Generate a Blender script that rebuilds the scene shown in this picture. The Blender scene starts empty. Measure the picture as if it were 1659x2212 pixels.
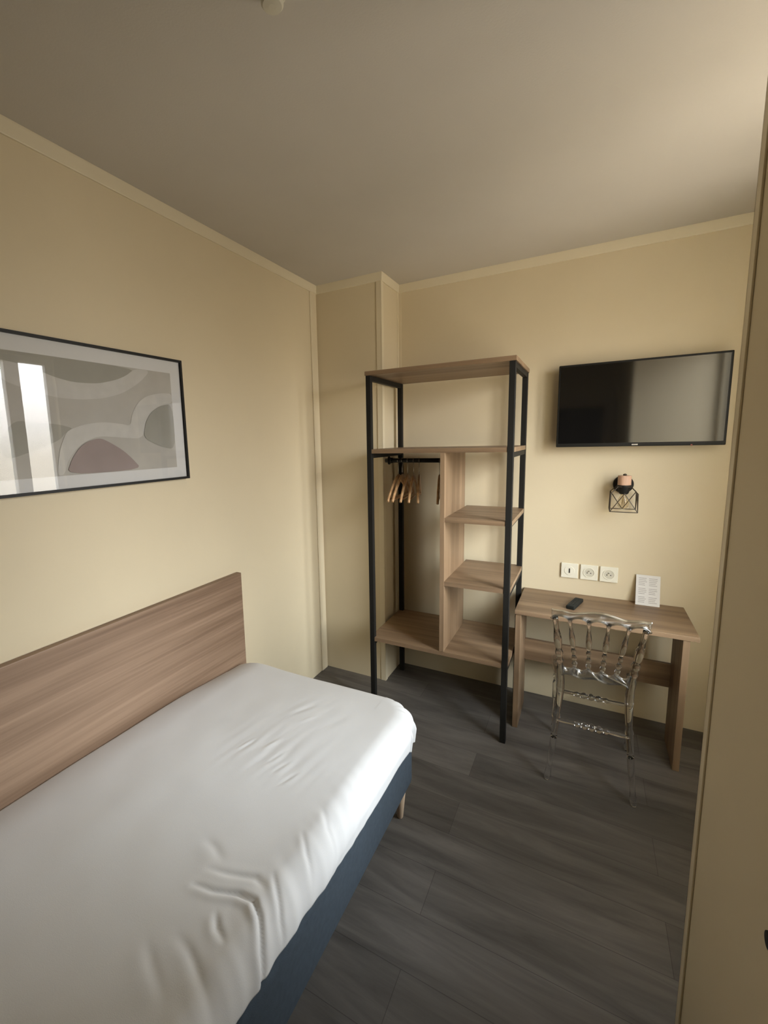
import bpy, bmesh, math, random
from mathutils import Vector, Matrix, noise
random.seed(4)
PI = math.pi
S = bpy.context.scene
COL = S.collection

# ------------------------------------------------------------ camera
cam_d = bpy.data.cameras.new('camera'); cam = bpy.data.objects.new('camera', cam_d); COL.objects.link(cam)
R = Vector((0.87487802, 0.48365479, -0.02581638)); U = Vector((-0.04628146, 0.1365381, 0.98955312)); F = Vector((-0.48212703, 0.86454346, -0.14183843))
M = Matrix(((R.x, U.x, -F.x, 1.648), (R.y, U.y, -F.y, -2.9613), (R.z, U.z, -F.z, 1.6759), (0, 0, 0, 1)))
cam.matrix_world = M
cam_d.sensor_fit = 'VERTICAL'; cam_d.sensor_height = 36; cam_d.lens = 955.894/2212*36
cam_d.shift_x = 91.15/2212; cam_d.shift_y = -16.6/2212
cam_d.clip_start = 0.02
S.camera = cam

# ------------------------------------------------------------ view, world, window light
S.view_settings.view_transform = 'Standard'; S.view_settings.look = 'None'
S.view_settings.gamma = 1.0; S.view_settings.use_curve_mapping = False
S.view_settings.exposure = 0.26
w = bpy.data.worlds.new('daylight'); S.world = w; w.use_nodes = True
nt = w.node_tree; nt.nodes.clear()
wo = nt.nodes.new('ShaderNodeOutputWorld'); bg = nt.nodes.new('ShaderNodeBackground')
tc = nt.nodes.new('ShaderNodeTexCoord'); sp = nt.nodes.new('ShaderNodeSeparateXYZ'); cr = nt.nodes.new('ShaderNodeValToRGB')
ma = nt.nodes.new('ShaderNodeMath'); ma.operation = 'MULTIPLY_ADD'; ma.inputs[1].default_value = .5; ma.inputs[2].default_value = .5
nt.links.new(tc.outputs['Generated'], sp.inputs[0]); nt.links.new(sp.outputs['Z'], ma.inputs[0]); nt.links.new(ma.outputs[0], cr.inputs[0])
# elevation profile: sunny ground below, a darker strip at the horizon, bright sky above; (position = (sin(elevation)+1)/2, colour, strength)
BANDS = [(.03, (1.0, .93, .82), 5), (.17, (1.0, .91, .78), 8), (.33, (1.0, .90, .74), 4), (.49, (1.0, .93, .80), 11), (.56, (.98, .98, 1.0), 21), (.74, (.86, .94, 1.0), 38), (.83, (.84, .93, 1.0), 9), (.95, (.84, .93, 1.0), 4)]
els = cr.color_ramp.elements
while len(els) < len(BANDS): els.new(.5)
for e, (p_, c_, k_) in zip(els, BANDS): e.position = p_; e.color = (c_[0]*k_, c_[1]*k_, c_[2]*k_, 1)
# made-up sky strength by side, shaped to balance light on walls and bed
mr = nt.nodes.new('ShaderNodeFloatCurve'); cv = mr.mapping.curves[0]
AZ = [(-1, .15), (-.72, .58), (-.40, 1.28), (-.12, .56), (.08, .66), (.35, 1.02), (1, 1.2)]     # (y component of the direction, strength)
while len(cv.points) < len(AZ): cv.points.new(.5, .5)
for p_, (a_, v_) in zip(cv.points, AZ): p_.location = ((a_+1)/2, v_/6); p_.handle_type = 'AUTO'
mr.mapping.update()
mb = nt.nodes.new('ShaderNodeMath'); mb.operation = 'MULTIPLY_ADD'; mb.inputs[1].default_value = .5; mb.inputs[2].default_value = .5
mc = nt.nodes.new('ShaderNodeMath'); mc.operation = 'MULTIPLY'; mc.inputs[1].default_value = 6
nt.links.new(sp.outputs['Y'], mb.inputs[0]); nt.links.new(mb.outputs[0], mr.inputs['Value']); nt.links.new(mr.outputs[0], mc.inputs[0]); mr = mc
nt.links.new(cr.outputs[0], bg.inputs[0]); nt.links.new(mr.outputs[0], bg.inputs[1])
nt.links.new(bg.outputs[0], wo.inputs[0])

WX = 2.5                                    # plane of the wall with the window
WY0, WY1, WZ0, WZ1 = -1.57, -0.68, 0.78, 2.44
ld = bpy.data.lights.new('window_daylight', 'AREA'); ld.shape = 'RECTANGLE'; ld.size = WY1-WY0; ld.size_y = WZ1-WZ0
ld.cycles.is_portal = True
lo = bpy.data.objects.new('window_daylight', ld); COL.objects.link(lo)
lo.location = (WX+.11, (WY0+WY1)/2, (WZ0+WZ1)/2); lo.rotation_euler = (0, PI/2, 0)
ld.size = WZ1-WZ0; ld.size_y = WY1-WY0

# ------------------------------------------------------------ materials
def new_mat(name):
    m = bpy.data.materials.new(name); m.use_nodes = True
    return m, m.node_tree, m.node_tree.nodes['Principled BSDF']
def plain(name, col, rough=.5, metal=0., noise_amt=.06, nscale=8., bump=0., spec=.5, bscale=None):
    m, t, b = new_mat(name)
    tcx = t.nodes.new('ShaderNodeTexCoord'); n = t.nodes.new('ShaderNodeTexNoise'); n.inputs['Scale'].default_value = nscale
    n.inputs['Detail'].default_value = 4
    t.links.new(tcx.outputs['Object'], n.inputs['Vector'])
    r = t.nodes.new('ShaderNodeValToRGB'); a = 1-noise_amt
    r.color_ramp.elements[0].position = .3; r.color_ramp.elements[1].position = .7
    r.color_ramp.elements[0].color = (col[0]*a, col[1]*a, col[2]*a, 1)
    r.color_ramp.elements[1].color = (min(1, col[0]*(2-a)), min(1, col[1]*(2-a)), min(1, col[2]*(2-a)), 1)
    t.links.new(n.outputs['Fac'], r.inputs[0]); t.links.new(r.outputs[0], b.inputs['Base Color'])
    b.inputs['Roughness'].default_value = rough; b.inputs['Metallic'].default_value = metal
    b.inputs['Specular IOR Level'].default_value = spec
    if bump:
        n2 = t.nodes.new('ShaderNodeTexNoise'); n2.inputs['Scale'].default_value = bscale or 250; n2.inputs['Detail'].default_value = 3
        t.links.new(tcx.outputs['Object'], n2.inputs['Vector'])
        bp = t.nodes.new('ShaderNodeBump'); bp.inputs['Strength'].default_value = bump; bp.inputs['Distance'].default_value = .002
        t.links.new(n2.outputs['Fac'], bp.inputs['Height']); t.links.new(bp.outputs[0], b.inputs['Normal'])
    return m
def wood(name, dark, light, axis=0, rough=.45, scale=1.):
    m, t, b = new_mat(name)
    tcx = t.nodes.new('ShaderNodeTexCoord'); mp = t.nodes.new('ShaderNodeMapping')
    sc = [9*scale]*3; sc[axis] = .42*scale
    mp.inputs['Scale'].default_value = sc
    t.links.new(tcx.outputs['Object'], mp.inputs['Vector'])
    n = t.nodes.new('ShaderNodeTexNoise'); n.inputs['Scale'].default_value = 1.6; n.inputs['Detail'].default_value = 7; n.inputs['Distortion'].default_value = .25
    n.inputs['Roughness'].default_value = .52
    t.links.new(mp.outputs[0], n.inputs['Vector'])
    mp2 = t.nodes.new('ShaderNodeMapping'); sc2 = [60*scale]*3; sc2[axis] = .9*scale; mp2.inputs['Scale'].default_value = sc2
    t.links.new(tcx.outputs['Object'], mp2.inputs['Vector'])
    n2 = t.nodes.new('ShaderNodeTexNoise'); n2.inputs['Scale'].default_value = 2; n2.inputs['Detail'].default_value = 4
    t.links.new(mp2.outputs[0], n2.inputs['Vector'])
    mx = t.nodes.new('ShaderNodeMath'); mx.operation = 'MULTIPLY_ADD'; mx.inputs[1].default_value = .22
    ad = t.nodes.new('ShaderNodeMath'); ad.operation = 'MULTIPLY'; ad.inputs[1].default_value = .78
    t.links.new(n.outputs['Fac'], ad.inputs[0]); t.links.new(n2.outputs['Fac'], mx.inputs[0]); t.links.new(ad.outputs[0], mx.inputs[2])
    r = t.nodes.new('ShaderNodeValToRGB')
    r.color_ramp.elements[0].position = .36; r.color_ramp.elements[0].color = (*dark, 1)
    r.color_ramp.elements[1].position = .62; r.color_ramp.elements[1].color = (*light, 1)
    t.links.new(mx.outputs[0], r.inputs[0]); t.links.new(r.outputs[0], b.inputs['Base Color'])
    b.inputs['Roughness'].default_value = rough
    return m
def floor_mat():
    m, t, b = new_mat('floor_planks')
    tcx = t.nodes.new('ShaderNodeTexCoord')
    br = t.nodes.new('ShaderNodeTexBrick'); br.offset = .37
    br.inputs['Scale'].default_value = 1; br.inputs['Brick Width'].default_value = 1.2; br.inputs['Row Height'].default_value = .185
    br.inputs['Mortar Size'].default_value = .0012; br.inputs['Mortar Smooth'].default_value = .3
    br.inputs['Color1'].default_value = (.098, .088, .078, 1); br.inputs['Color2'].default_value = (.145, .131, .117, 1)
    br.inputs['Mortar'].default_value = (.070, .062, .056, 1)
    t.links.new(tcx.outputs['Object'], br.inputs['Vector'])
    mp = t.nodes.new('ShaderNodeMapping'); mp.inputs['Scale'].default_value = (1.0, 8, 8)
    t.links.new(tcx.outputs['Object'], mp.inputs['Vector'])
    n = t.nodes.new('ShaderNodeTexNoise'); n.inputs['Scale'].default_value = 1.7; n.inputs['Detail'].default_value = 8; n.inputs['Distortion'].default_value = .7
    n.inputs['Roughness'].default_value = .62
    t.links.new(mp.outputs[0], n.inputs['Vector'])
    r = t.nodes.new('ShaderNodeValToRGB'); r.color_ramp.elements[0].position = .3; r.color_ramp.elements[1].position = .72
    r.color_ramp.elements[0].color = (.60, .60, .60, 1); r.color_ramp.elements[1].color = (1.32, 1.32, 1.32, 1)
    t.links.new(n.outputs['Fac'], r.inputs[0])
    mx = t.nodes.new('ShaderNodeMix'); mx.data_type = 'RGBA'; mx.blend_type = 'MULTIPLY'; mx.inputs['Factor'].default_value = 1
    t.links.new(br.outputs['Color'], mx.inputs['A']); t.links.new(r.outputs[0], mx.inputs['B'])
    t.links.new(mx.outputs['Result'], b.inputs['Base Color'])
    b.inputs['Roughness'].default_value = .5; b.inputs['Specular IOR Level'].default_value = .35
    bp = t.nodes.new('ShaderNodeBump'); bp.inputs['Strength'].default_value = .15; bp.inputs['Distance'].default_value = .001
    t.links.new(n.outputs['Fac'], bp.inputs['Height']); t.links.new(bp.outputs[0], b.inputs['Normal'])
    return m
def glass_pane(name, ior=1.5, rough=0.0, tint=(1, 1, 1), power=5):
    m = bpy.data.materials.new(name); m.use_nodes = True; t = m.node_tree; t.nodes.clear()
    o = t.nodes.new('ShaderNodeOutputMaterial'); mix = t.nodes.new('ShaderNodeMixShader'); lw = t.nodes.new('ShaderNodeLayerWeight'); lw.inputs['Blend'].default_value = .5
    pw = t.nodes.new('ShaderNodeMath'); pw.operation = 'POWER'; pw.inputs[1].default_value = power
    fr = t.nodes.new('ShaderNodeMath'); fr.operation = 'MULTIPLY_ADD'; f0 = ((ior-1)/(ior+1))**2; fr.inputs[1].default_value = 1-f0; fr.inputs[2].default_value = f0
    t.links.new(lw.outputs['Facing'], pw.inputs[0]); t.links.new(pw.outputs[0], fr.inputs[0])
    tr = t.nodes.new('ShaderNodeBsdfTransparent'); tr.inputs[0].default_value = (*tint, 1)
    gl = t.nodes.new('ShaderNodeBsdfGlossy'); gl.inputs['Roughness'].default_value = rough
    t.links.new(fr.outputs[0], mix.inputs[0]); t.links.new(tr.outputs[0], mix.inputs[1]); t.links.new(gl.outputs[0], mix.inputs[2]); t.links.new(mix.outputs[0], o.inputs[0])
    return m
def clear_plastic(name, ior=1.45, col=(1, 1, 1), rough=.03):
    m, t, b = new_mat(name)
    b.inputs['Base Color'].default_value = (*col, 1); b.inputs['Transmission Weight'].default_value = 1
    b.inputs['IOR'].default_value = ior; b.inputs['Roughness'].default_value = rough
    return m

W_D, W_L = (.150, .092, .050), (.29, .192, .112)
MAT = dict(
    wall=plain('wall_beige', (.69, .588, .402), .65, noise_amt=.015, nscale=3, bump=.08, bscale=120),
    trim=plain('cream_trim', (.74, .655, .475), .45, noise_amt=.01),
    wall_strip=plain('wall_strip', (.725, .628, .442), .45, noise_amt=.01),
    ceiling=plain('ceiling_white', (.58, .54, .47), .8, noise_amt=.015, nscale=4, bump=.15, bscale=160),
    floor=floor_mat(),
    headboard=wood('headboard_oak', (.185, .112, .066), (.39, .262, .172), 1, .5, .8),
    oak_x=wood('oak_along_width', W_D, W_L, 0), oak_z=wood('oak_upright', W_D, W_L, 2), oak_y=wood('oak_depthwise', W_D, W_L, 1),
    black=plain('black_metal', (.012, .011, .009), .6, metal=.0, noise_amt=.1, spec=.25),
    duvet=plain('white_cotton', (.775, .775, .77), .8, noise_amt=.01, bump=.12, bscale=500),
    base=plain('slate_blue_fabric', (.044, .060, .078), .9, noise_amt=.12, nscale=60, bump=.4, bscale=600),
    leg=wood('pale_beech', (.50, .36, .23), (.66, .50, .35), 2, .5, 2),
    hanger=wood('hanger_wood', (.36, .20, .09), (.58, .36, .18), 1, .35, 2),
    chrome=plain('steel_wire', (.55, .54, .52), .25, metal=1., noise_amt=.02),
    bezel=plain('black_plastic', (.010, .0095, .008), .5, noise_amt=.05, spec=.25),
    silver=plain('silver_badge', (.55, .55, .53), .35, metal=.8, noise_amt=.02),
    red=plain('red_sticker', (.35, .10, .07), .5),
    socket=plain('cream_plastic', (.80, .76, .62), .35, noise_amt=.01),
    socket_in=plain('cream_recess', (.62, .58, .46), .45, noise_amt=.01),
    dark=plain('dark_slot', (.02, .018, .015), .5),
    paper=plain('white_card', (.70, .68, .64), .5, noise_amt=.01),
    ink=plain('grey_ink', (.40, .37, .35), .7, noise_amt=.25, nscale=400),
    holder=wood('copper_toned_wood', (.46, .27, .17), (.66, .42, .29), 2, .4, 3),
    bronze=plain('dark_bronze_wire', (.055, .040, .026), .4, metal=.3),
    remote=plain('remote_black', (.012, .013, .011), .6, spec=.2),
    rubber=plain('grey_keys', (.035, .037, .033), .7, spec=.2),
    mat_board=plain('mat_board', (.62, .615, .60), .8, noise_amt=.01),
    art0=plain('print_taupe', (.42, .40, .36), .8, noise_amt=.05, nscale=10),
    art1=plain('print_olive_grey', (.31, .30, .26), .8, noise_amt=.06, nscale=10),
    art2=plain('print_pale_band', (.50, .485, .45), .8, noise_amt=.05, nscale=20),
    art3=plain('print_mauve', (.29, .235, .22), .8, noise_amt=.06, nscale=12),
    glass=glass_pane('picture_glass', 1.55),
    window_glass=glass_pane('window_glass', 1.45),
    clear=clear_plastic('clear_polycarbonate', 1.42),
    clear_sheet=glass_pane('clear_polycarbonate_sheet', 1.6, .12, (.985, .985, .98), 3.2),
    clear_rim=glass_pane('clear_polycarbonate_rim', 1.9, .22, (.97, .97, .95), 1.1),
    bulb=glass_pane('bulb_glass', 1.5, .0, (.95, .90, .80), 2.5),
    filament=plain('filament', (.5, .38, .2), .4, metal=.8),
    pvc=plain('window_pvc', (.82, .82, .80), .35, noise_amt=.01),
    door=plain('dark_door', (.10, .075, .055), .5),
)
m_, t_, b_ = new_mat('tv_screen'); b_.inputs['Base Color'].default_value = (.006, .006, .006, 1); b_.inputs['Roughness'].default_value = .07; b_.inputs['IOR'].default_value = 1.85
MAT['screen'] = m_

# ------------------------------------------------------------ helpers
def obj(name, bm, m, parent=None, smooth=False, mats=None):
    me = bpy.data.meshes.new(name)
    bmesh.ops.recalc_face_normals(bm, faces=bm.faces)
    if parent:
        o_ = parent
        off = Vector((0, 0, 0))
        while o_: off += o_.location; o_ = o_.parent
        bmesh.ops.translate(bm, verts=bm.verts, vec=-off)
    bm.to_mesh(me); bm.free()
    if smooth: me.polygons.foreach_set('use_smooth', [True]*len(me.polygons))
    for q in (mats or [m]): me.materials.append(q)
    o = bpy.data.objects.new(name, me); COL.objects.link(o)
    if parent: o.parent = parent
    return o
def tag(o, label, cat, group=None):
    o['label'] = label; o['category'] = cat
    if group: o['group'] = group
    return o
def thing(name, label, cat, loc=(0, 0, 0), group=None):
    o = bpy.data.objects.new(name, None); COL.objects.link(o); o.location = loc; o.empty_display_size = .05
    return tag(o, label, cat, group)
def struct(name, bm, m, parent=None, **k):
    o = obj(name, bm, m, parent, **k)
    o['kind'] = 'structure'
    return o
def box(bm, x0, x1, y0, y1, z0, z1, bev=0., seg=2):
    n0 = set(bm.verts)
    vs = [bm.verts.new((x, y, z)) for x in (x0, x1) for y in (y0, y1) for z in (z0, z1)]
    fs = [bm.faces.new([vs[i] for i in f]) for f in ((0, 1, 3, 2), (4, 6, 7, 5), (0, 4, 5, 1), (2, 3, 7, 6), (0, 2, 6, 4), (1, 5, 7, 3))]
    if bev:
        es = list({e for f in fs for e in f.edges})
        bmesh.ops.bevel(bm, geom=es, offset=bev, segments=seg, affect='EDGES', profile=.5)
    return bm
def B(*a, **k):
    return box(bmesh.new(), *a, **k)
def prism(bm, pts, axis, a, b, bev=0.):
    # pts 2-D outline; extruded between a and b along axis
    def P(p, t):
        return {0: (t, p[0], p[1]), 1: (p[0], t, p[1]), 2: (p[0], p[1], t)}[axis]
    v0 = [bm.verts.new(P(p, a)) for p in pts]; v1 = [bm.verts.new(P(p, b)) for p in pts]
    n = len(pts)
    fs = [bm.faces.new(v0[::-1]), bm.faces.new(v1)]
    for i in range(n): fs.append(bm.faces.new((v0[i], v0[(i+1) % n], v1[(i+1) % n], v1[i])))
    if bev:
        es = list({e for f in fs[:2] for e in f.edges})
        bmesh.ops.bevel(bm, geom=es, offset=bev, segments=2, affect='EDGES', profile=.5)
    return bm
def tube(bm, pts, rad, seg=10, caps=True, flat=None):
    pts = [Vector(p) for p in pts]
    if not hasattr(rad, '__len__'): rad = [rad]*len(pts)
    rings = []; ref = None
    for i, p in enumerate(pts):
        d = (pts[min(i+1, len(pts)-1)]-pts[max(i-1, 0)]).normalized()
        if ref is None:
            ref = Vector((0, 0, 1)) if abs(d.z) < .9 else Vector((1, 0, 0))
        u = (ref-d*ref.dot(d)).normalized(); v = d.cross(u); ref = u
        fl = flat or 1.
        rings.append([bm.verts.new(p+(u*math.cos(2*PI*k/seg)+v*math.sin(2*PI*k/seg)*fl)*rad[i]) for k in range(seg)])
    for a, b in zip(rings, rings[1:]):
        for k in range(seg): bm.faces.new((a[k], a[(k+1) % seg], b[(k+1) % seg], b[k]))
    if caps: bm.faces.new(rings[0][::-1]); bm.faces.new(rings[-1])
    return bm
def lathe(bm, prof, c, axis=2, seg=32):
    # prof: list of (radius, height along axis)
    rings = []
    for r, h in prof:
        ring = []
        for k in range(seg):
            a = 2*PI*k/seg; x, y = r*math.cos(a), r*math.sin(a)
            p = {2: (x, y, h), 1: (x, h, y), 0: (h, x, y)}[axis]
            ring.append(bm.verts.new((c[0]+p[0], c[1]+p[1], c[2]+p[2])))
        rings.append(ring)
    for a, b in zip(rings, rings[1:]):
        for k in range(seg): bm.faces.new((a[k], a[(k+1) % seg], b[(k+1) % seg], b[k]))
    bm.faces.new(rings[0][::-1]); bm.faces.new(rings[-1])
    return bm
def spline(pts, n=8):
    pts = [Vector(p) for p in pts]; out = []
    P = [pts[0]]+pts+[pts[-1]]
    for i in range(1, len(P)-2):
        for k in range(n):
            t = k/n; a, b, c, d = P[i-1], P[i], P[i+1], P[i+2]
            out.append(.5*((2*b)+(c-a)*t+(2*a-5*b+4*c-d)*t*t+(3*b-a-3*c+d)*t**3))
    out.append(pts[-1]); return out

# ------------------------------------------------------------ the room
H = 2.70; PXX, PYY = .474, .289; NX, NY = 1.943, -1.62; YB = -4.3
struct('floor', B(-.1, WX+.12, YB-.1, .1, -.1, 0), MAT['floor'])
struct('ceiling', B(-.1, WX+.12, YB-.1, .1, H, H+.1), MAT['ceiling'])
struct('wall_left', B(-.1, 0, YB-.1, .1, 0, H), MAT['wall'])
struct('wall_back', B(0, WX+.12, 0, .1, 0, H), MAT['wall'])
struct('wall_pillar', B(0, PXX, -PYY, 0, 0, H), MAT['wall'])
struct('wall_partition', B(NX, WX+.12, YB-.1, NY, 0, H), MAT['wall'])
struct('wall_near', B(0, NX, YB-.1, YB, 0, H), MAT['wall'])
bm = bmesh.new()
box(bm, WX, WX+.12, NY, WY0, 0, H); box(bm, WX, WX+.12, WY1, 0, 0, H)
box(bm, WX, WX+.12, WY0, WY1, 0, WZ0); box(bm, WX, WX+.12, WY0, WY1, WZ1, H)
struct('wall_right', bm, MAT['wall'])
# window
bm = bmesh.new(); fx0, fx1 = WX+.05, WX+.09; t = .05
box(bm, fx0, fx1, WY0, WY1, WZ0, WZ0+t); box(bm, fx0, fx1, WY0, WY1, WZ1-t, WZ1)
box(bm, fx0, fx1, WY0, WY0+t, WZ0+t, WZ1-t); box(bm, fx0, fx1, WY1-t, WY1, WZ0+t, WZ1-t)
win = struct('window_1', bm, MAT['pvc'])
ym = -.995
obj('window_mullion', B(fx0-.01, fx1+.01, ym-.055, ym+.055, WZ0+t, WZ1-t, bev=.006), MAT['pvc'], win)
obj('window_pane', B(fx0+.027, fx0+.033, WY0+t, ym-.055, WZ0+t, WZ1-t), MAT['window_glass'], win)
obj('window_pane', B(fx0+.027, fx0+.033, ym+.055, WY1-t, WZ0+t, WZ1-t), MAT['window_glass'], win)
obj('window_sill', B(WX-.03, WX+.06, WY0-.02, WY1+.02, WZ0-.025, WZ0, bev=.004), MAT['pvc'], win)
# a door in the near wall behind the photographer
dr = struct('door_1', B(.95, 1.80, YB, YB+.035, 0, 2.05, bev=.004), MAT['door'])
bm = bmesh.new(); tube(bm, [(1.03, YB+.03, 1.02), (1.03, YB+.08, 1.02), (1.15, YB+.08, 1.02)], .009, 10); obj('door_handle', bm, MAT['chrome'], dr, smooth=True)

# crown mouldings : angled strips all around
cw, ch = .014, .050
def crown(name, x0, y0, x1, y1, nx, ny, m0=0, m1=0):
    # runs from (x0,y0) to (x1,y1); n = direction into the room; m = mitre shift along the run at each end
    d = Vector((x1-x0, y1-y0, 0)).normalized(); n = Vector((nx, ny, 0))
    bm = bmesh.new(); rings = []
    prof = [(0, H), (cw, H), (cw, H-.006), (.009, H-ch+.003), (.007, H-ch), (0, H-ch)]
    for (px, py, m) in ((x0, y0, m0), (x1, y1, m1)):
        rings.append([bm.verts.new(Vector((px, py, z))+n*a+d*(m*a)) for a, z in prof])
    k = len(prof)
    for i in range(k): bm.faces.new((rings[0][i], rings[0][(i+1) % k], rings[1][(i+1) % k], rings[1][i]))
    bm.faces.new(rings[0]); bm.faces.new(rings[1][::-1])
    struct(name, bm, MAT['trim'])
crown('trim_1', 0, YB, 0, -PYY, 1, 0, 1, -1)
crown('trim_2', 0, -PYY, PXX, -PYY, 0, -1, 1, 1)
crown('trim_3', PXX, -PYY, PXX, 0, 1, 0, -1, -1)
crown('trim_4', PXX, 0, WX, 0, 0, -1, 1, -1)
crown('trim_5', WX, 0, WX, NY, -1, 0, 1, -1)
crown('trim_6', NX, NY, NX, YB, -1, 0, -1, -1)
# upright cover strips in the corners
zt = H-ch
struct('trim_7', B(0, .008, -PYY-.085, -PYY-.012, 0, zt, bev=.003), MAT['wall_strip'])
bm = bmesh.new(); box(bm, PXX-.032, PXX+.004, -PYY-.005, -PYY, 0, zt, bev=.0015); box(bm, PXX, PXX+.005, -PYY-.005, -PYY+.030, 0, zt, bev=.0015)
struct('trim_8', bm, MAT['wall_strip'])
bm = bmesh.new(); box(bm, PXX, PXX+.004, -.022, 0, 0, zt); box(bm, PXX, PXX+.022, -.004, 0, 0, zt)
struct('trim_9', bm, MAT['wall_strip'])
bm = bmesh.new(); box(bm, NX-.005, NX, NY-.030, NY+.005, 0, H-ch, bev=.0015); box(bm, NX-.005, NX+.030, NY, NY+.005, 0, H-ch, bev=.0015)
struct('trim_10', bm, MAT['wall_strip'])

# ------------------------------------------------------------ headboard
hb = obj('headboard', B(.002, .034, -2.85, -1.205, .30, .985, bev=.002), MAT['headboard'])
tag(hb, 'long brown oak headboard panel fixed low along the left wall behind the bed', 'headboard')

# ------------------------------------------------------------ bed
bed = thing('bed', 'single bed with slate blue fabric base and short pale wooden legs', 'bed', (.54, -2.2, 0))
BX0, BX1, BY0, BY1 = .05, 1.02, -3.14, -1.235
obj('bed_base', B(BX0, BX1, BY0, BY1, .135, .37, bev=.025, seg=4), MAT['base'], bed, smooth=True)
obj('mattress', B(BX0+.01, BX1-.01, BY0+.01, BY1-.01, .372, .505, bev=.04, seg=4), MAT['mat_board'], bed, smooth=True)
for lx in (BX0+.07, BX1-.035):
    for ly in (BY0+.08, BY1-.075):
        bm = bmesh.new(); lathe(bm, [(.011, 0), (.013, .004), (.024, .125), (.024, .136)], (lx, ly, 0), 2, 24)
        obj('leg', bm, MAT['leg'], bed, smooth=True)

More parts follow.
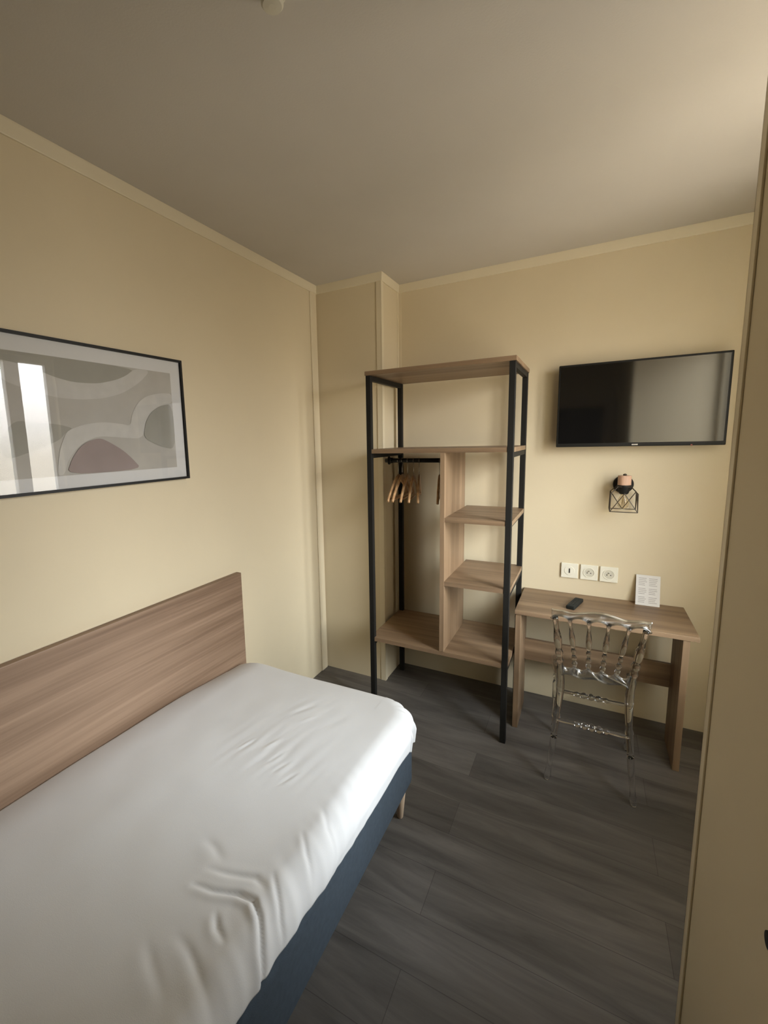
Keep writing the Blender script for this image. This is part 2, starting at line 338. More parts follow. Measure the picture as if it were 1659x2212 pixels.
# ------------------------------------------------------------ duvet
def duvet():
    RC, r = .17, .085
    X0, Y0, X1, Y1 = .040, -3.20, 1.058, -1.195     # plan outline of the drape
    ix1, iy1 = X1-RC, Y1-RC
    flat = RC-r; arc = PI/2*r; drop = .055
    E = flat+arc+drop
    NXI, NYI, NE = 150, 330, 60
    bm = bmesh.new()
    def prof(e):
        if e < flat: return e, 0., (0, 1)
        if e < flat+arc:
            a = (e-flat)/r; return flat+r*math.sin(a), r*(1-math.cos(a)), (math.sin(a), math.cos(a))
        q = e-flat-arc; return RC-.10*q, r+q, (1, 0)
    def ztop(x, y):
        d = max(0, min(1, (y+1.75)/.55)); d = d*d*(3-2*d)
        wdip = max(0, min(1, (.20-x)/.16)); wdip = wdip*wdip
        return .540-.022*d-.018*wdip-.02*wdip*d+.008*noise.noise(Vector((x*2.2, y*2.2, 3)))
    FOLDS = [  # (points across the cloth, half width, depth)
        ([(.80, -2.285), (.86, -2.275), (.92, -2.250), (.965, -2.245), (1.00, -2.265), (1.05, -2.310), (1.10, -2.335), (1.13, -2.35)], .0065, .010),
        ([(.80, -2.235), (.86, -2.222), (.93, -2.196), (.975, -2.205)], .008, .004),
        ([(.965, -2.165), (1.00, -2.195), (1.05, -2.235), (1.09, -2.25)], .006, .0045),
        ([(.90, -2.31), (.93, -2.335), (.97, -2.35)], .007, .004),
        ([(.86, -2.39), (.91, -2.40), (.98, -2.43), (1.06, -2.46)], .010, .003),
        ([(.80, -2.43), (.86, -2.46), (.94, -2.49)], .012, .002),
        ([(.96, -2.02), (1.01, -2.07), (1.07, -2.11)], .006, .0025),
        ([(.97, -1.92), (1.02, -1.97), (1.09, -2.0)], .007, .002),
        ([(.72, -2.17), (.77, -2.18), (.82, -2.20)], .012, .002),
        ([(.545, -1.84), (.565, -1.76)], .005, -.0025), ([(.63, -1.80), (.655, -1.72)], .007, -.002),
        ([(.735, -1.87), (.76, -1.80)], .006, .002), ([(.69, -1.845), (.71, -1.77)], .006, .002), ([(.79, -1.90), (.815, -1.83)], .006, .0022),
        ([(.60, -1.56), (.65, -1.46)], .010, .0018), ([(.66, -1.60), (.70, -1.52)], .009, -.0014)]
    def fold(x, y):
        h = 0.
        for pts, wd, dp in FOLDS:
            x0_ = min(p[0] for p in pts)-.05; x1_ = max(p[0] for p in pts)+.05; y0_ = min(p[1] for p in pts)-.06; y1_ = max(p[1] for p in pts)+.06
            if not (x0_ < x < x1_ and y0_ < y < y1_): continue
            best = 1e9; L = len(pts)-1
            for i in range(L):
                ax, ay = pts[i]; bx, by = pts[i+1]; dx, dy = bx-ax, by-ay; ll = dx*dx+dy*dy
                t = max(0, min(1, ((x-ax)*dx+(y-ay)*dy)/ll)); d = math.hypot(x-ax-t*dx, y-ay-t*dy)
                if d < best: best = d; sd = 1 if dx*(y-ay)-dy*(x-ax) > 0 else -1; tt = (i+t)/L
            tp = math.sin(PI*min(1, max(.0, tt*.94+.03)))**.85
            h -= dp*tp*math.exp(-(best/wd)**2)
            h += dp*.55*tp*math.exp(-((best-wd*2.1)/(wd*1.8))**2)*(1 if sd < 0 else .4)
        return h
    def wr(x, y, s, e):
        # x, y = place in the room; s = distance across the cloth
        h = .006*noise.noise(Vector((s*2.6, y*2.1, 1.3)))+.0012*noise.noise(Vector((s*9, y*8, 4)))
        side = max(0, min(1, (s-.93)/.10)); near = max(0, min(1, (-1.62-y)/.5))
        q = y+.35*(s-.95)
        h += side*(.0012+.0042*near)*noise.noise(Vector((q*13, s*2.2, 7)))
        h += side*(.0006+.0022*near)*noise.noise(Vector((q*31, s*3., 17)))
        m = math.exp(-((s-.64)/.20)**2-((y+1.80)/.12)**2)
        h += .0030*m*noise.noise(Vector((s*34-y*6, y*5, 5)))
        m = math.exp(-((s-.66)/.13)**2-((y+1.52)/.10)**2)
        h += .0022*m*noise.noise(Vector((s*28-y*9, y*5, 9)))
        return h+fold(s, y)
    cols = [X0+(ix1-X0)*i/NXI for i in range(NXI+1)]
    rows = [Y0+(iy1-Y0)*j/NYI for j in range(NYI+1)]
    ncx = NXI+1+NE; ncy = NYI+1+NE
    V = {}
    for i in range(ncx):
        for j in range(ncy):
            ex = 0 if i <= NXI else E*(i-NXI)/NE
            ey = 0 if j <= NYI else E*(j-NYI)/NE
            bx = cols[min(i, NXI)]; by = rows[min(j, NYI)]
            e = max(ex, ey)
            if e > 0:
                th = 0 if ey == 0 else (PI/2 if ex == 0 else (PI/4*(ey/ex) if ey <= ex else PI/2-PI/4*(ex/ey)))
                n2 = Vector((math.cos(th), math.sin(th), 0))
                # the hem rises and falls a little along the side
                hem = 1.0
                if ey == 0 or ex >= ey:
                    hem += .10*noise.noise(Vector((by*4.5, 0, 2)))
                
                HZ = [(-3.3, .475), (-2.41, .472), (-2.24, .462), (-2.05, .440), (-1.88, .415), (-1.70, .402), (-1.50, .402), (-1.37, .380), (-1.1, .372)]
                yy = by if ey == 0 else Y1-.05
                for (ya, za), (yb, zb_) in zip(HZ, HZ[1:]):
                    if ya <= yy <= yb: zh = za+(zb_-za)*(yy-ya)/(yb-ya)
                zd = ztop(min(bx+.1, X1-.08), by)-zh+.010*(hem-1)*5
                em = flat+r*math.acos(max(-1, 1-zd/r)) if zd < r else flat+arc+zd-r
                ee = e*em/E
                g, dz, nn = prof(ee)
                p = Vector((bx, by, 0))+n2*g; z = ztop(p.x, p.y)-dz
                nrm = (n2*nn[0]+Vector((0, 0, nn[1]))).normalized()
                h = wr(p.x, p.y, bx+(ee if ex > 0 else 0), ee)
                if ex > 0 and ey > 0:      # gathers at the far corner
                    s = max(0, min(1, (ee-flat)/arc))
                    h += s*s*.015*math.sin(th*19+2*noise.noise(Vector((th*4, 0, 0))))*math.sin(min(PI, 2*th+.3))
                if ey > 0 and ex == 0: h *= .5
            else:
                p = Vector((bx, by, 0)); z = ztop(bx, by); nrm = Vector((0, 0, 1)); h = wr(bx, by, bx, 0)
            V[i, j] = bm.verts.new(Vector((p.x, p.y, z))+nrm*h)
    for i in range(ncx-1):
        for j in range(ncy-1):
            bm.faces.new((V[i, j], V[i+1, j], V[i+1, j+1], V[i, j+1]))
    o = obj('duvet', bm, MAT['duvet'], smooth=True)
    so = o.modifiers.new('thick', 'SOLIDIFY'); so.thickness = .012; so.offset = -1
    return o
tag(duvet(), 'smooth white duvet spread over the bed and hanging over its edge', 'bedding')

# ------------------------------------------------------------ framed picture
pic = thing('framed_picture', 'large abstract print in thin black frame on the left wall', 'picture', (.012, -1.90, 1.53))
py0, py1, pz0, pz1 = -2.33, -1.50, 1.522, 2.052; ft = .010
bm = bmesh.new()
box(bm, .001, .026, py0, py1, pz0, pz0+ft); box(bm, .001, .026, py0, py1, pz1-ft, pz1)
box(bm, .001, .026, py0, py0+ft, pz0+ft, pz1-ft); box(bm, .001, .026, py1-ft, py1, pz0+ft, pz1-ft)
obj('picture_frame', bm, MAT['bezel'], pic)
obj('mat_board', B(.003, .016, py0+ft, py1-ft, pz0+ft, pz1-ft), MAT['mat_board'], pic)
bm = bmesh.new()
ay0, ay1, az0, az1 = -2.27, -1.562, 1.578, 1.990
SH = [
 (1, [(-2.27, 1.966), (-2.27, 1.99), (-1.735, 1.99), (-1.779, 1.956), (-1.824, 1.935), (-1.901, 1.913), (-1.994, 1.909), (-2.064, 1.922), (-2.131, 1.947), (-2.218, 1.958)]),
 (2, [(-2.218, 1.958), (-2.131, 1.947), (-2.064, 1.922), (-1.994, 1.909), (-1.901, 1.913), (-1.824, 1.935), (-1.779, 1.956), (-1.735, 1.989), (-1.662, 1.989), (-1.726, 1.93), (-1.803, 1.885), (-1.883, 1.86), (-1.978, 1.849), (-2.068, 1.852), (-2.158, 1.873), (-2.225, 1.897)]),
 (1, [(-2.20, 1.77), (-2.133, 1.762), (-2.066, 1.76), (-2.01, 1.746), (-2.04, 1.73), (-2.064, 1.704), (-2.143, 1.672), (-2.24, 1.64), (-2.25, 1.70)]),
 (2, [(-2.04, 1.73), (-2.016, 1.745), (-1.965, 1.762), (-1.892, 1.771), (-1.816, 1.765), (-1.781, 1.758), (-1.767, 1.81), (-1.734, 1.856), (-1.69, 1.884), (-1.627, 1.899), (-1.563, 1.904), (-1.563, 1.86), (-1.633, 1.846), (-1.682, 1.813), (-1.711, 1.772), (-1.723, 1.721), (-1.749, 1.707), (-1.821, 1.711), (-1.923, 1.719), (-1.996, 1.686), (-2.042, 1.634), (-2.061, 1.581), (-2.086, 1.581), (-2.068, 1.67)]),
 (1, [(-1.724, 1.711), (-1.709, 1.772), (-1.681, 1.813), (-1.633, 1.844), (-1.563, 1.859), (-1.563, 1.655), (-1.65, 1.674)]),
 (3, [(-2.054, 1.580), (-2.028, 1.638), (-1.997, 1.677), (-1.963, 1.699), (-1.914, 1.711), (-1.876, 1.693), (-1.826, 1.663), (-1.786, 1.627), (-1.745, 1.580)]),
]
box(bm, .0161, .0165, ay0, ay1, az0, az1)
for k, (mi, pts) in enumerate(SH):
    for _ in range(2):
        q = []
        for i in range(len(pts)):
            a, b = pts[i], pts[(i+1) % len(pts)]
            q += [(a[0]*.8+b[0]*.2, a[1]*.8+b[1]*.2), (a[0]*.2+b[0]*.8, a[1]*.2+b[1]*.8)]
        pts = q
    n0 = len(bm.faces); x = .0168+.0003*k
    f = bm.faces.new([bm.verts.new((x, p[0], p[1])) for p in pts]); f.material_index = mi
bm.faces.ensure_lookup_table()
obj('art_print', bm, None, pic, mats=[MAT['art0'], MAT['art1'], MAT['art2'], MAT['art3']])
bm = bmesh.new(); vs = [bm.verts.new(p) for p in ((.021, py0+ft, pz0+ft), (.021, py1-ft, pz0+ft), (.021, py1-ft, pz1-ft), (.021, py0+ft, pz1-ft))]; bm.faces.new(vs)
obj('picture_glass', bm, MAT['glass'], pic)

# ------------------------------------------------------------ open wardrobe
SX0, SX1, SY0, SY1, SZ = .508, 1.320, -.600, -.082, 2.066; PW = .030
ZS2, ZS3, ZS4, ZS5, TH = 1.622, .462, 1.242, .880, .024
wr = thing('open_wardrobe', 'tall open wardrobe with black metal frame and oak shelves in the corner', 'wardrobe', ((SX0+SX1)/2, (SY0+SY1)/2, 0))
for x in (SX0, SX1-PW):
    for y in (SY0, SY1-PW):
        obj('post', B(x, x+PW, y, y+PW, 0, SZ-TH, bev=.002), MAT['black'], wr)
for x in (SX0, SX1-PW):
    for z in (SZ-TH, ZS2-TH, ZS3-TH):
        obj('side_rail', B(x+.003, x+PW-.003, SY0+PW, SY1-PW, z-.028, z, bev=.001), MAT['black'], wr)
obj('side_rail', B(SX1-PW+.003, SX1-.003, SY0+PW, SY1-PW, ZS5-TH-.028, ZS5-TH, bev=.001), MAT['black'], wr)
obj('side_rail', B(SX1-PW+.003, SX1-.003, SY0+PW, SY1-PW, ZS4-TH-.010, ZS4-TH, bev=.001), MAT['black'], wr)
obj('top_board', B(SX0-.004, SX1+.004, SY0-.004, SY1+.004, SZ-TH, SZ, bev=.0015), MAT['oak_x'], wr)
def notched(z, x0, x1, nl=True, nr=True):
    e = PW+.0005; p = []
    y0, y1 = SY0+.002, SY1-.002
    p += [(x0+e, y0), (x1-e, y0)] if nl and nr else ([(x0, y0), (x1-e, y0)])
    p += [(x1-e, SY0+e), (x1, SY0+e), (x1, SY1-e), (x1-e, SY1-e), (x1-e, y1)]
    if nl: p += [(x0+e, y1), (x0+e, SY1-e), (x0, SY1-e), (x0, SY0+e), (x0+e, SY0+e)]
    else: p += [(x0, y1)]
    return prism(bmesh.new(), p, 2, z-TH, z)
DX0, DX1 = .948, .973
obj('shelf', notched(ZS2, SX0, SX1), MAT['oak_x'], wr)
obj('shelf', notched(ZS3, SX0, SX1), MAT['oak_x'], wr)
obj('shelf', notched(ZS4, DX1, SX1, nl=False), MAT['oak_x'], wr)
obj('shelf', notched(ZS5, DX1, SX1, nl=False), MAT['oak_x'], wr)
obj('divider_panel', B(DX0, DX1, SY0-.001, SY1-.06, ZS3, ZS2-TH, bev=.001), MAT['oak_z'], wr)
bm = bmesh.new(); tube(bm, [(SX0+.01, -.345, 1.545), (DX0, -.345, 1.545)], .0135, 16)
rail = obj('hanging_rail', bm, MAT['black'], wr, smooth=True)
for x, s in ((SX0+.032, 1), (DX0-.001, -1)):
    bm = bmesh.new(); lathe(bm, [(.026, 0), (.026, s*.005), (.018, s*.008), (.018, s*.022)], (x, -.345, 1.545), 0, 24)
    obj('rail_flange', bm, MAT['black'], rail, smooth=False)
# wooden hangers
def hanger_proto():
    root = thing('clothes_hanger', '', 'hanger', (0, -.345, 1.545), 'wooden clothes hangers on the rail')
    o = Vector(root.location)
    bm = bmesh.new(); pts = []
    for i in range(15):
        a = PI*1.08-PI*1.38*i/14; pts.append((0, .0175*math.cos(a), .0175*math.sin(a)-.001))
    pts += [(0, .008, -.028), (0, 0, -.042), (0, 0, -.095)]
    tube(bm, [Vector(p)+o for p in pts], .0017, 8)
    obj('hook', bm, MAT['chrome'], root, smooth=True)
    bm = bmesh.new()
    half = [(0, 0, -.098), (0, .045, -.112), (0, .10, -.145), (0, .16, -.190), (0, .205, -.232)]
    for s in (1, -1):
        pts = spline([(0, s*p[1], p[2]) for p in half], 6)
        n = len(pts); rr = [.0165-.004*(i/(n-1)) for i in range(n)]; rr[-1] = .008
        # flattened section: thin across x
        rings = []
        for i, p in enumerate(pts):
            d = (pts[min(i+1, n-1)]-pts[max(i-1, 0)]).normalized(); v = Vector((1, 0, 0)).cross(d)
            rings.append([bm.verts.new(p+o+v*rr[i]*math.cos(2*PI*k/12)+Vector((1, 0, 0))*.0075*math.sin(2*PI*k/12)) for k in range(12)])
        for a, b in zip(rings, rings[1:]):
            for k in range(12): bm.faces.new((a[k], a[(k+1) % 12], b[(k+1) % 12], b[k]))
        bm.faces.new(rings[0][::-1]); bm.faces.new(rings[-1])
    obj('hanger_body', bm, MAT['hanger'], root, smooth=True)
    bm = bmesh.new(); tube(bm, [o+Vector((0, -.188, -.222)), o+Vector((0, .188, -.222))], .0055, 10)
    obj('trouser_bar', bm, MAT['hanger'], root, smooth=True)
    return root
HL = ['wooden clothes hanger nearest the left end of the rail', 'second wooden hanger from the left on the rail', 'third wooden hanger from the left on the rail',
      'fourth wooden hanger from the left on the rail', 'turned wooden hanger, right of the bunch of five on the rail', 'lone wooden hanger half hidden beside the divider panel']
h0 = hanger_proto(); used = False
for (x, a), lb in zip(((.604, 4), (.630, 4.6), (.666, 8.5), (.705, 11.6), (.741, 17), (.868, 14)), HL):
    if not used: h = h0; used = True
    else:
        h = h0.copy(); COL.objects.link(h)
        for c in list(h0.children):
            c2 = c.copy(); COL.objects.link(c2); c2.parent = h
    h.location = (x, -.345, 1.543); h.rotation_euler = (0, 0, math.radians(a)); h['label'] = lb

# ------------------------------------------------------------ desk
DZ = .713; DL, DR, DF = 1.328, 2.150, -.430
dk = thing('desk', 'oak desk with panel legs standing against the back wall', 'desk', ((DL+DR)/2, -.22, 0))
obj('desk_top', B(DL, DR, DF, -.002, DZ-.024, DZ, bev=.0015), MAT['oak_x'], dk)
obj('leg', B(DL+.004, DL+.032, DF+.006, -.13, 0, DZ-.024, bev=.001), MAT['oak_z'], dk)
obj('leg', B(DR-.062, DR-.034, DF+.006, -.16, 0, DZ-.024, bev=.001), MAT['oak_z'], dk)
obj('modesty_panel', B(DL+.032, DR-.062, -.185, -.163, .316, .448, bev=.001), MAT['oak_x'], dk)

# ------------------------------------------------------------ clear chair
CX = 1.722
ch_ = thing('dining_chair', 'clear transparent plastic chair with spindle back, facing the desk', 'chair', (CX, -.58, 0))
def turned(pts, prof, seg=14, n=10):
    sp = spline(pts, n); L = [0]
    for a, b in zip(sp, sp[1:]): L.append(L[-1]+(b-a).length)
    T = L[-1]; out = []; rad = []
    K = 70
    for i in range(K+1):
        s = T*i/K; j = max(k for k in range(len(L)) if L[k] <= s+1e-9); j = min(j, len(sp)-2)
        f = (s-L[j])/(L[j+1]-L[j]); out.append(sp[j].lerp(sp[j+1], f))
        u = i/K
        for (u0, r0), (u1, r1) in zip(prof, prof[1:]):
            if u0 <= u <= u1: q = (u-u0)/(u1-u0); q = q*q*(3-2*q); rad.append(r0+(r1-r0)*q); break
    return tube(bmesh.new(), out, rad, seg)
for s in (-1, 1):
    pts = [(CX+s*.180, -.772, 0), (CX+s*.158, -.733, .22), (CX+s*.142, -.700, .45), (CX+s*.150, -.745, .64), (CX+s*.171, -.842, .868)]
    pr = [(0, .011), (.03, .015), (.06, .012), (.2, .014), (.34, .015), (.36, .019), (.38, .014), (.47, .017), (.53, .019), (.62, .016), (.68, .012), (.70, .018), (.72, .012), (.75, .019), (.78, .012), (.80, .016), (.84, .018), (.93, .011), (1, .012)]
    obj('leg', turned(pts, pr), MAT['clear'], ch_, smooth=True)
    pts = [(CX+s*.178, -.360, 0), (CX+s*.174, -.368, .22), (CX+s*.172, -.372, .436)]
    pr = [(0, .010), (.06, .014), (.1, .011), (.5, .015), (.7, .017), (.74, .012), (.78, .018), (.82, .013), (.88, .019), (1, .019)]
    obj('leg', turned(pts, pr), MAT['clear'], ch_, smooth=True)
def backpt(x, z):
    t_ = (z-.60)/.27; return Vector((x, -.733-.112*t_, z))
def rail_mesh(outline, th=.020):
    bm = bmesh.new(); f_ = [bm.verts.new(backpt(x, z)+Vector((0, -th/2, 0))) for x, z in outline]; b_ = [bm.verts.new(backpt(x, z)+Vector((0, th/2, 0))) for x, z in outline]
    n = len(outline)
    A = bm.faces.new(f_); Bf = bm.faces.new(b_[::-1])
    for i in range(n): bm.faces.new((f_[i], f_[(i+1) % n], b_[(i+1) % n], b_[i]))
    es = list({e for f in (A, Bf) for e in f.edges})
    bmesh.ops.bevel(bm, geom=es, offset=.003, segments=2, affect='EDGES', profile=.5, clamp_overlap=True)
    return bm
# crest rail with scalloped lower edge
HWD = .186; N = 90; top = []; bot = []
for i in range(N+1):
    x = -HWD+2*HWD*i/N; u = abs(x)/HWD
    z = .905+.016*math.exp(-(x/.062)**2)+.006*math.cos(u*PI*2.2)*math.exp(-((u-.62)/.25)**2)+.004*(u > .9)*(u-.9)*10
    top.append((CX+x, z))
    k = (x+HWD)/(2*HWD/5); fr = k-math.floor(k); bot.append((CX+x, .858+.022*math.sin(PI*min(1, fr))**.7 if 0 < k < 5 else .858))
rb = rail_mesh(top+bot[::-1], .016)
k0 = len(rb.faces)
for ol in (top, bot):
    tube(rb, [backpt(*p) for p in ol], .0058, 8)
rb.faces.ensure_lookup_table()
for f in rb.faces[k0:]: f.material_index = 1; f.smooth = True
obj('crest_rail', rb, None, ch_, mats=[MAT['clear_sheet'], MAT['clear_rim']])
# lower rail with cusped upper edge
HW2 = .140; top = []; bot = []
for i in range(N+1):
    x = -HW2+2*HW2*i/N; k = (x+HW2)/(2*HW2/5); fr = k-math.floor(k)
    top.append((CX+x, .606-.030*math.sin(PI*fr)**.6 if 0 < k < 5 else .606)); bot.append((CX+x, .536+.006*math.cos(x*60)))
rb = rail_mesh(top+bot[::-1], .016); k0 = len(rb.faces)
for ol in (top, bot):
    tube(rb, [backpt(*p) for p in ol], .0050, 8)
rb.faces.ensure_lookup_table()
for f in rb.faces[k0:]: f.material_index = 1; f.smooth = True
obj('lower_rail', rb, None, ch_, mats=[MAT['clear_sheet'], MAT['clear_rim']])
for k in range(4):
    xt = CX-HWD+2*HWD*(k+1)/5; xb = CX-HW2+2*HW2*(k+1)/5
    pr = [(0, .009), (.06, .012), (.10, .006), (.18, .012), (.25, .006), (.33, .011), (.40, .006), (.46, .011), (.58, .0125), (.85, .007), (1, .009)]
    obj('spindle', turned([backpt(xb, .600), backpt((xt+xb)/2, .745), backpt(xt, .868)], pr), MAT['clear'], ch_, smooth=True)
# seat
out = []
for (x, y, r) in ((-.155, -.705, .03), (.155, -.705, .03), (.205, -.325, .06), (-.205, -.325, .06)):
    sx, sy = (1 if x > 0 else -1), (1 if y > -.5 else -1)
    a0 = {(-1, -1): PI, (1, -1): 1.5*PI, (1, 1): 0, (-1, 1): .5*PI}[sx, sy]
    for q in range(7):
        a = a0+PI/2*q/6; out.append((CX+x-sx*r+r*math.cos(a), y-sy*r+r*math.sin(a)))
obj('seat', prism(bmesh.new(), out, 2, .436, .458, bev=.007), MAT['clear_sheet'], ch_)
pr = [(0, .008), (.1, .010), (.25, .008), (.3, .014), (.34, .009), (.40, .017), (.45, .010), (.5, .019), (.55, .010), (.60, .017), (.66, .009), (.7, .014), (.75, .008), (.9, .010), (1, .008)]
obj('stretcher', turned([(CX-.148, -.722, .30), (CX, -.722, .30), (CX+.148, -.722, .30)], pr), MAT['clear'], ch_, smooth=True)
obj('stretcher', turned([(CX-.172, -.368, .26), (CX, -.368, .26), (CX+.172, -.368, .26)], pr), MAT['clear'], ch_, smooth=True)
for s in (-1, 1):
    obj('stretcher', turned([(CX+s*.158, -.73, .21), (CX+s*.166, -.55, .21), (CX+s*.174, -.37, .21)], [(0, .008), (.3, .010), (.5, .014), (.7, .010), (1, .008)]), MAT['clear'], ch_, smooth=True)

# ------------------------------------------------------------ television
tv = thing('television', 'black flat television hanging on the back wall above the desk', 'television', (1.864, -.002, 1.60))
TX0, TX1, TZ0, TZ1 = 1.481, 2.246, 1.607, 2.064
obj('tv_body', B(TX0, TX1, -.086, -.052, TZ0, TZ1, bev=.004), MAT['bezel'], tv)
obj('screen', B(TX0+.011, TX1-.011, -.0875, -.0855, TZ0+.020, TZ1-.011), MAT['screen'], tv)
obj('back_housing', B(TX0+.12, TX1-.12, -.054, -.030, TZ0+.03, TZ1-.12, bev=.006), MAT['bezel'], tv)
obj('wall_bracket', B(1.76, 1.97, -.031, -.001, 1.72, 1.94, bev=.003), MAT['black'], tv)
obj('brand_badge', B(1.851, 1.878, -.0882, -.0858, TZ0+.006, TZ0+.012), MAT['silver'], tv)
obj('power_indicator', B(2.106, 2.113, -.0882, -.0858, TZ0-.002, TZ0+.006), MAT['red'], tv)

# ------------------------------------------------------------ wall lamp
LX, LY = 1.829, -.092
lp = thing('wall_lamp', 'small wall lamp with black wire cage and wooden holder under the television', 'lamp', (LX, -.002, 1.395))
bm = bmesh.new(); lathe(bm, [(.050, -.001), (.050, -.014), (.046, -.020), (.012, -.022)], (LX, 0, 1.392), 1, 40); obj('wall_plate', bm, MAT['black'], lp, smooth=False)
bm = bmesh.new(); tube(bm, [(LX, -.018, 1.400), (LX, LY, 1.400)], .008, 12); obj('arm', bm, MAT['black'], lp, smooth=True)
bm = bmesh.new(); lathe(bm, [(.031, 1.396), (.032, 1.398), (.032, 1.446), (.030, 1.448)], (LX, LY, 0), 2, 36); obj('holder', bm, MAT['holder'], lp, smooth=False)
bm = bmesh.new(); lathe(bm, [(.009, 1.448), (.009, 1.455), (.004, 1.458)], (LX, LY, 0), 2, 16); obj('cap_nut', bm, MAT['bronze'], lp, smooth=True)
bm = bmesh.new(); lathe(bm, [(.018, 1.346), (.022, 1.350), (.034, 1.388), (.034, 1.396)], (LX, LY, 0), 2, 30); obj('socket_cap', bm, MAT['black'], lp, smooth=False)
zt_, zs, zb = 1.388, 1.354, 1.254
ct, cs, cb = .030, .062, .064
def sq(h, z): return [(LX+a*h, LY+b*h, z) for a, b in ((-1, -1), (1, -1), (1, 1), (-1, 1))]
Tt, Sh, Bo = sq(ct, zt_), sq(cs, zs), sq(cb, zb)
bm = bmesh.new(); wr_ = .0022
for i in range(4):
    j = (i+1) % 4
    for a, b in ((Tt[i], Sh[i]), (Sh[i], Bo[i]), (Bo[i], Bo[j]), (Tt[i], Tt[j])):
        tube(bm, [a, b], wr_, 8)
    mid = lambda p, q: tuple((p[k_]+q[k_])/2 for k_ in range(3))
    if i in (0, 1): V_ = ((Bo[i], mid(Sh[i], Sh[j])), (Bo[j], mid(Sh[i], Sh[j])))
    else: V_ = ((Sh[i], mid(Bo[i], Bo[j])), (Sh[j], mid(Bo[i], Bo[j])))
    for a, b in V_: tube(bm, [a, b], wr_, 8)
obj('cage', bm, MAT['bronze'], lp, smooth=False)
bm = bmesh.new(); lathe(bm, [(.004, 1.262), (.016, 1.266), (.026, 1.280), (.029, 1.297), (.026, 1.314), (.016, 1.336), (.0135, 1.349)], (LX, LY, 0), 2, 28)
bulb = obj('bulb', bm, MAT['bulb'], lp, smooth=True)
bm = bmesh.new()
for k in range(4):
    a = PI/2*k+.4; b = a+PI/4
    tube(bm, [(LX+.004*math.cos(a), LY+.004*math.sin(a), 1.335), (LX+.010*math.cos(a), LY+.010*math.sin(a), 1.283), (LX+.004*math.cos(b), LY+.004*math.sin(b), 1.330)], .0007, 6)
obj('filament', bm, MAT['filament'], bulb, smooth=True)

# ------------------------------------------------------------ sockets above the desk
def outlet(x, name, label, kind):
    zc = .857; h = .046
    t = thing(name, label, 'socket', (x, -.001, zc), 'wall sockets above the desk')
    obj('plate', B(x-h, x+h, -.011, -.001, zc-h, zc+h, bev=.003), MAT['socket'], t)
    if kind == 'slot':
        bm = bmesh.new(); lathe(bm, [(.028, -.011), (.028, -.0125), (.0265, -.013)], (x, 0, zc), 1, 36); obj('round_insert', bm, MAT['socket'], t)
        obj('slot', B(x-.0035, x+.0035, -.0138, -.0128, zc-.014, zc+.014), MAT['dark'], t)
    else:
        bm = bmesh.new(); prof = [(.030, -.0112), (.030, -.0135), (.0265, -.0135), (.0255, -.0114)]
        rings = []
        for r, y in prof: rings.append([bm.verts.new((x+r*math.cos(2*PI*k/40), y, zc+r*math.sin(2*PI*k/40))) for k in range(40)])
        for a, b in zip(rings, rings[1:]):
            for k in range(40): bm.faces.new((a[k], a[(k+1) % 40], b[(k+1) % 40], b[k]))
        obj('rim', bm, MAT['socket'], t)
        bm = bmesh.new(); lathe(bm, [(.0255, -.0112), (.0255, -.0116)], (x, 0, zc), 1, 36); obj('well', bm, MAT['socket_in'], t)
        for dx in (-.0095, .0095):
            bm = bmesh.new(); lathe(bm, [(.0032, -.0116), (.0032, -.0121)], (x+dx, 0, zc-.003), 1, 14); obj('pin_hole', bm, MAT['dark'], t)
        bm = bmesh.new(); lathe(bm, [(.0025, -.0116), (.0025, -.021), (.0015, -.022)], (x, 0, zc+.010), 1, 14); obj('earth_pin', bm, MAT['chrome'], t)
outlet(1.580, 'wall_socket', 'cream wall plate with one dark upright slot, nearest the wardrobe', 'slot')
outlet(1.684, 'wall_socket', 'cream two hole power socket in the middle of the row of three', 'power')
outlet(1.786, 'wall_socket', 'cream two hole power socket nearest the standing card', 'power')

# ------------------------------------------------------------ card leaning on the wall
cd = thing('information_card', 'white printed card leaning on the wall at the back of the desk', 'card', (1.977, -.04, DZ))
cxa, cxb = 1.9205, 2.034; hgt = .170; y_b, y_t = -.058, -.010
dv = Vector((0, y_t-y_b, math.sqrt(hgt**2-(y_t-y_b)**2)))/hgt; nv = Vector((0, -dv.z, dv.y))
def card_box(u0, u1, v0, v1, d0, d1):
    bm = bmesh.new(); vs = []
    for u in (u0, u1):
        for v in (v0, v1):
            for q in (d0, d1): vs.append(bm.verts.new(Vector((u, y_b, DZ+.001))+dv*v+nv*q))
    for f in ((0, 1, 3, 2), (4, 6, 7, 5), (0, 4, 5, 1), (2, 3, 7, 6), (0, 2, 6, 4), (1, 5, 7, 3)): bm.faces.new([vs[i] for i in f])
    return bm
obj('card_sheet', card_box(cxa, cxb, 0, hgt, -.0015, .0015), MAT['paper'], cd)
bm = bmesh.new()
rows_ = 15
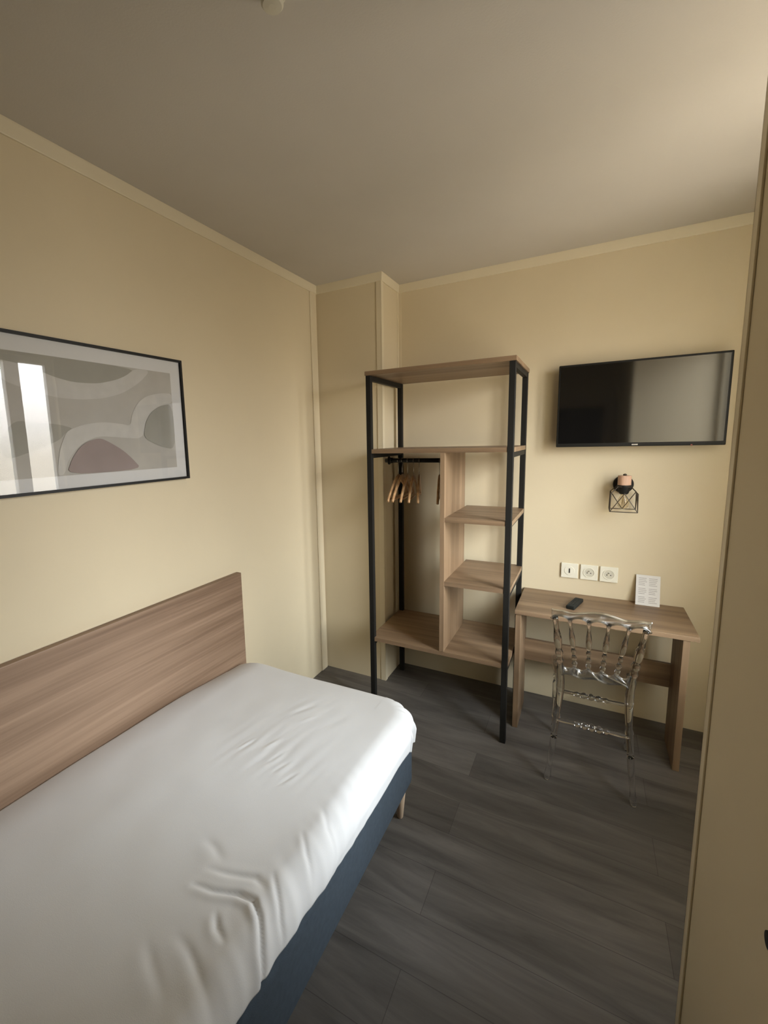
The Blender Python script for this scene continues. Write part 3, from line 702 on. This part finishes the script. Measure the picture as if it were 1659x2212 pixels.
for r_ in range(rows_):
    v = hgt-.020-r_*.0096
    if r_ in (5, 10): continue
    for c0, c1 in ((cxa+.012, cxa+.052), (cxa+.061, cxb-.012)):
        e = c1-random.uniform(0, .012)
        b2 = card_box(c0, e, v, v+.0032, .0015, .0018); me = bpy.data.meshes.new('tmp'); b2.to_mesh(me); b2.free(); bm.from_mesh(me); bpy.data.meshes.remove(me)
obj('printed_text', bm, MAT['ink'], cd)

# ------------------------------------------------------------ remote control
rm = thing('remote_control', 'black television remote lying on the desk behind the chair', 'remote', (1.620, -.215, DZ))
ra = math.atan2(.045, .175)
def rot_about(bm, c, a):
    bmesh.ops.rotate(bm, verts=bm.verts, cent=Vector(c), matrix=Matrix.Rotation(a, 3, 'Z')); return bm
c0 = (1.620, -.215, 0)
obj('remote_body', rot_about(B(1.597, 1.643, -.300, -.130, DZ+.0005, DZ+.0215, bev=.006, seg=3), c0, -ra), MAT['remote'], rm, smooth=False)
bm = bmesh.new()
for i in range(9):
    for j in range(3):
        x = 1.607+j*.013; y = -.290+i*.0165
        box(bm, x-.004, x+.004, y-.004, y+.004, DZ+.0215, DZ+.023)
obj('buttons', rot_about(bm, c0, -ra), MAT['rubber'], rm)

# ------------------------------------------------------------ ceiling fitting
cf = thing('smoke_detector', 'small beige round ceiling fitting at the top edge of the view', 'detector', (.967, -2.006, H))
bm = bmesh.new(); lathe(bm, [(.034, H), (.034, H-.008), (.030, H-.011)], (.967, -2.006, 0), 2, 40); obj('detector_base', bm, MAT['socket_in'], cf)
bm = bmesh.new(); lathe(bm, [(.026, H-.011), (.026, H-.030), (.022, H-.035), (.008, H-.037)], (.967, -2.006, 0), 2, 40); obj('detector_cap', bm, MAT['socket_in'], cf)

# ------------------------------------------------------------ knob on the partition
kb = bmesh.new(); lathe(kb, [(.016, NX), (.016, NX-.004), (.008, NX-.008), (.014, NX-.020), (.012, NX-.028)], (0, -2.172, .922), 0, 24)
k_ = obj('door_stop', kb, MAT['black'], smooth=True); tag(k_, 'small dark round stop low on the near right wall at the frame edge', 'door stop')
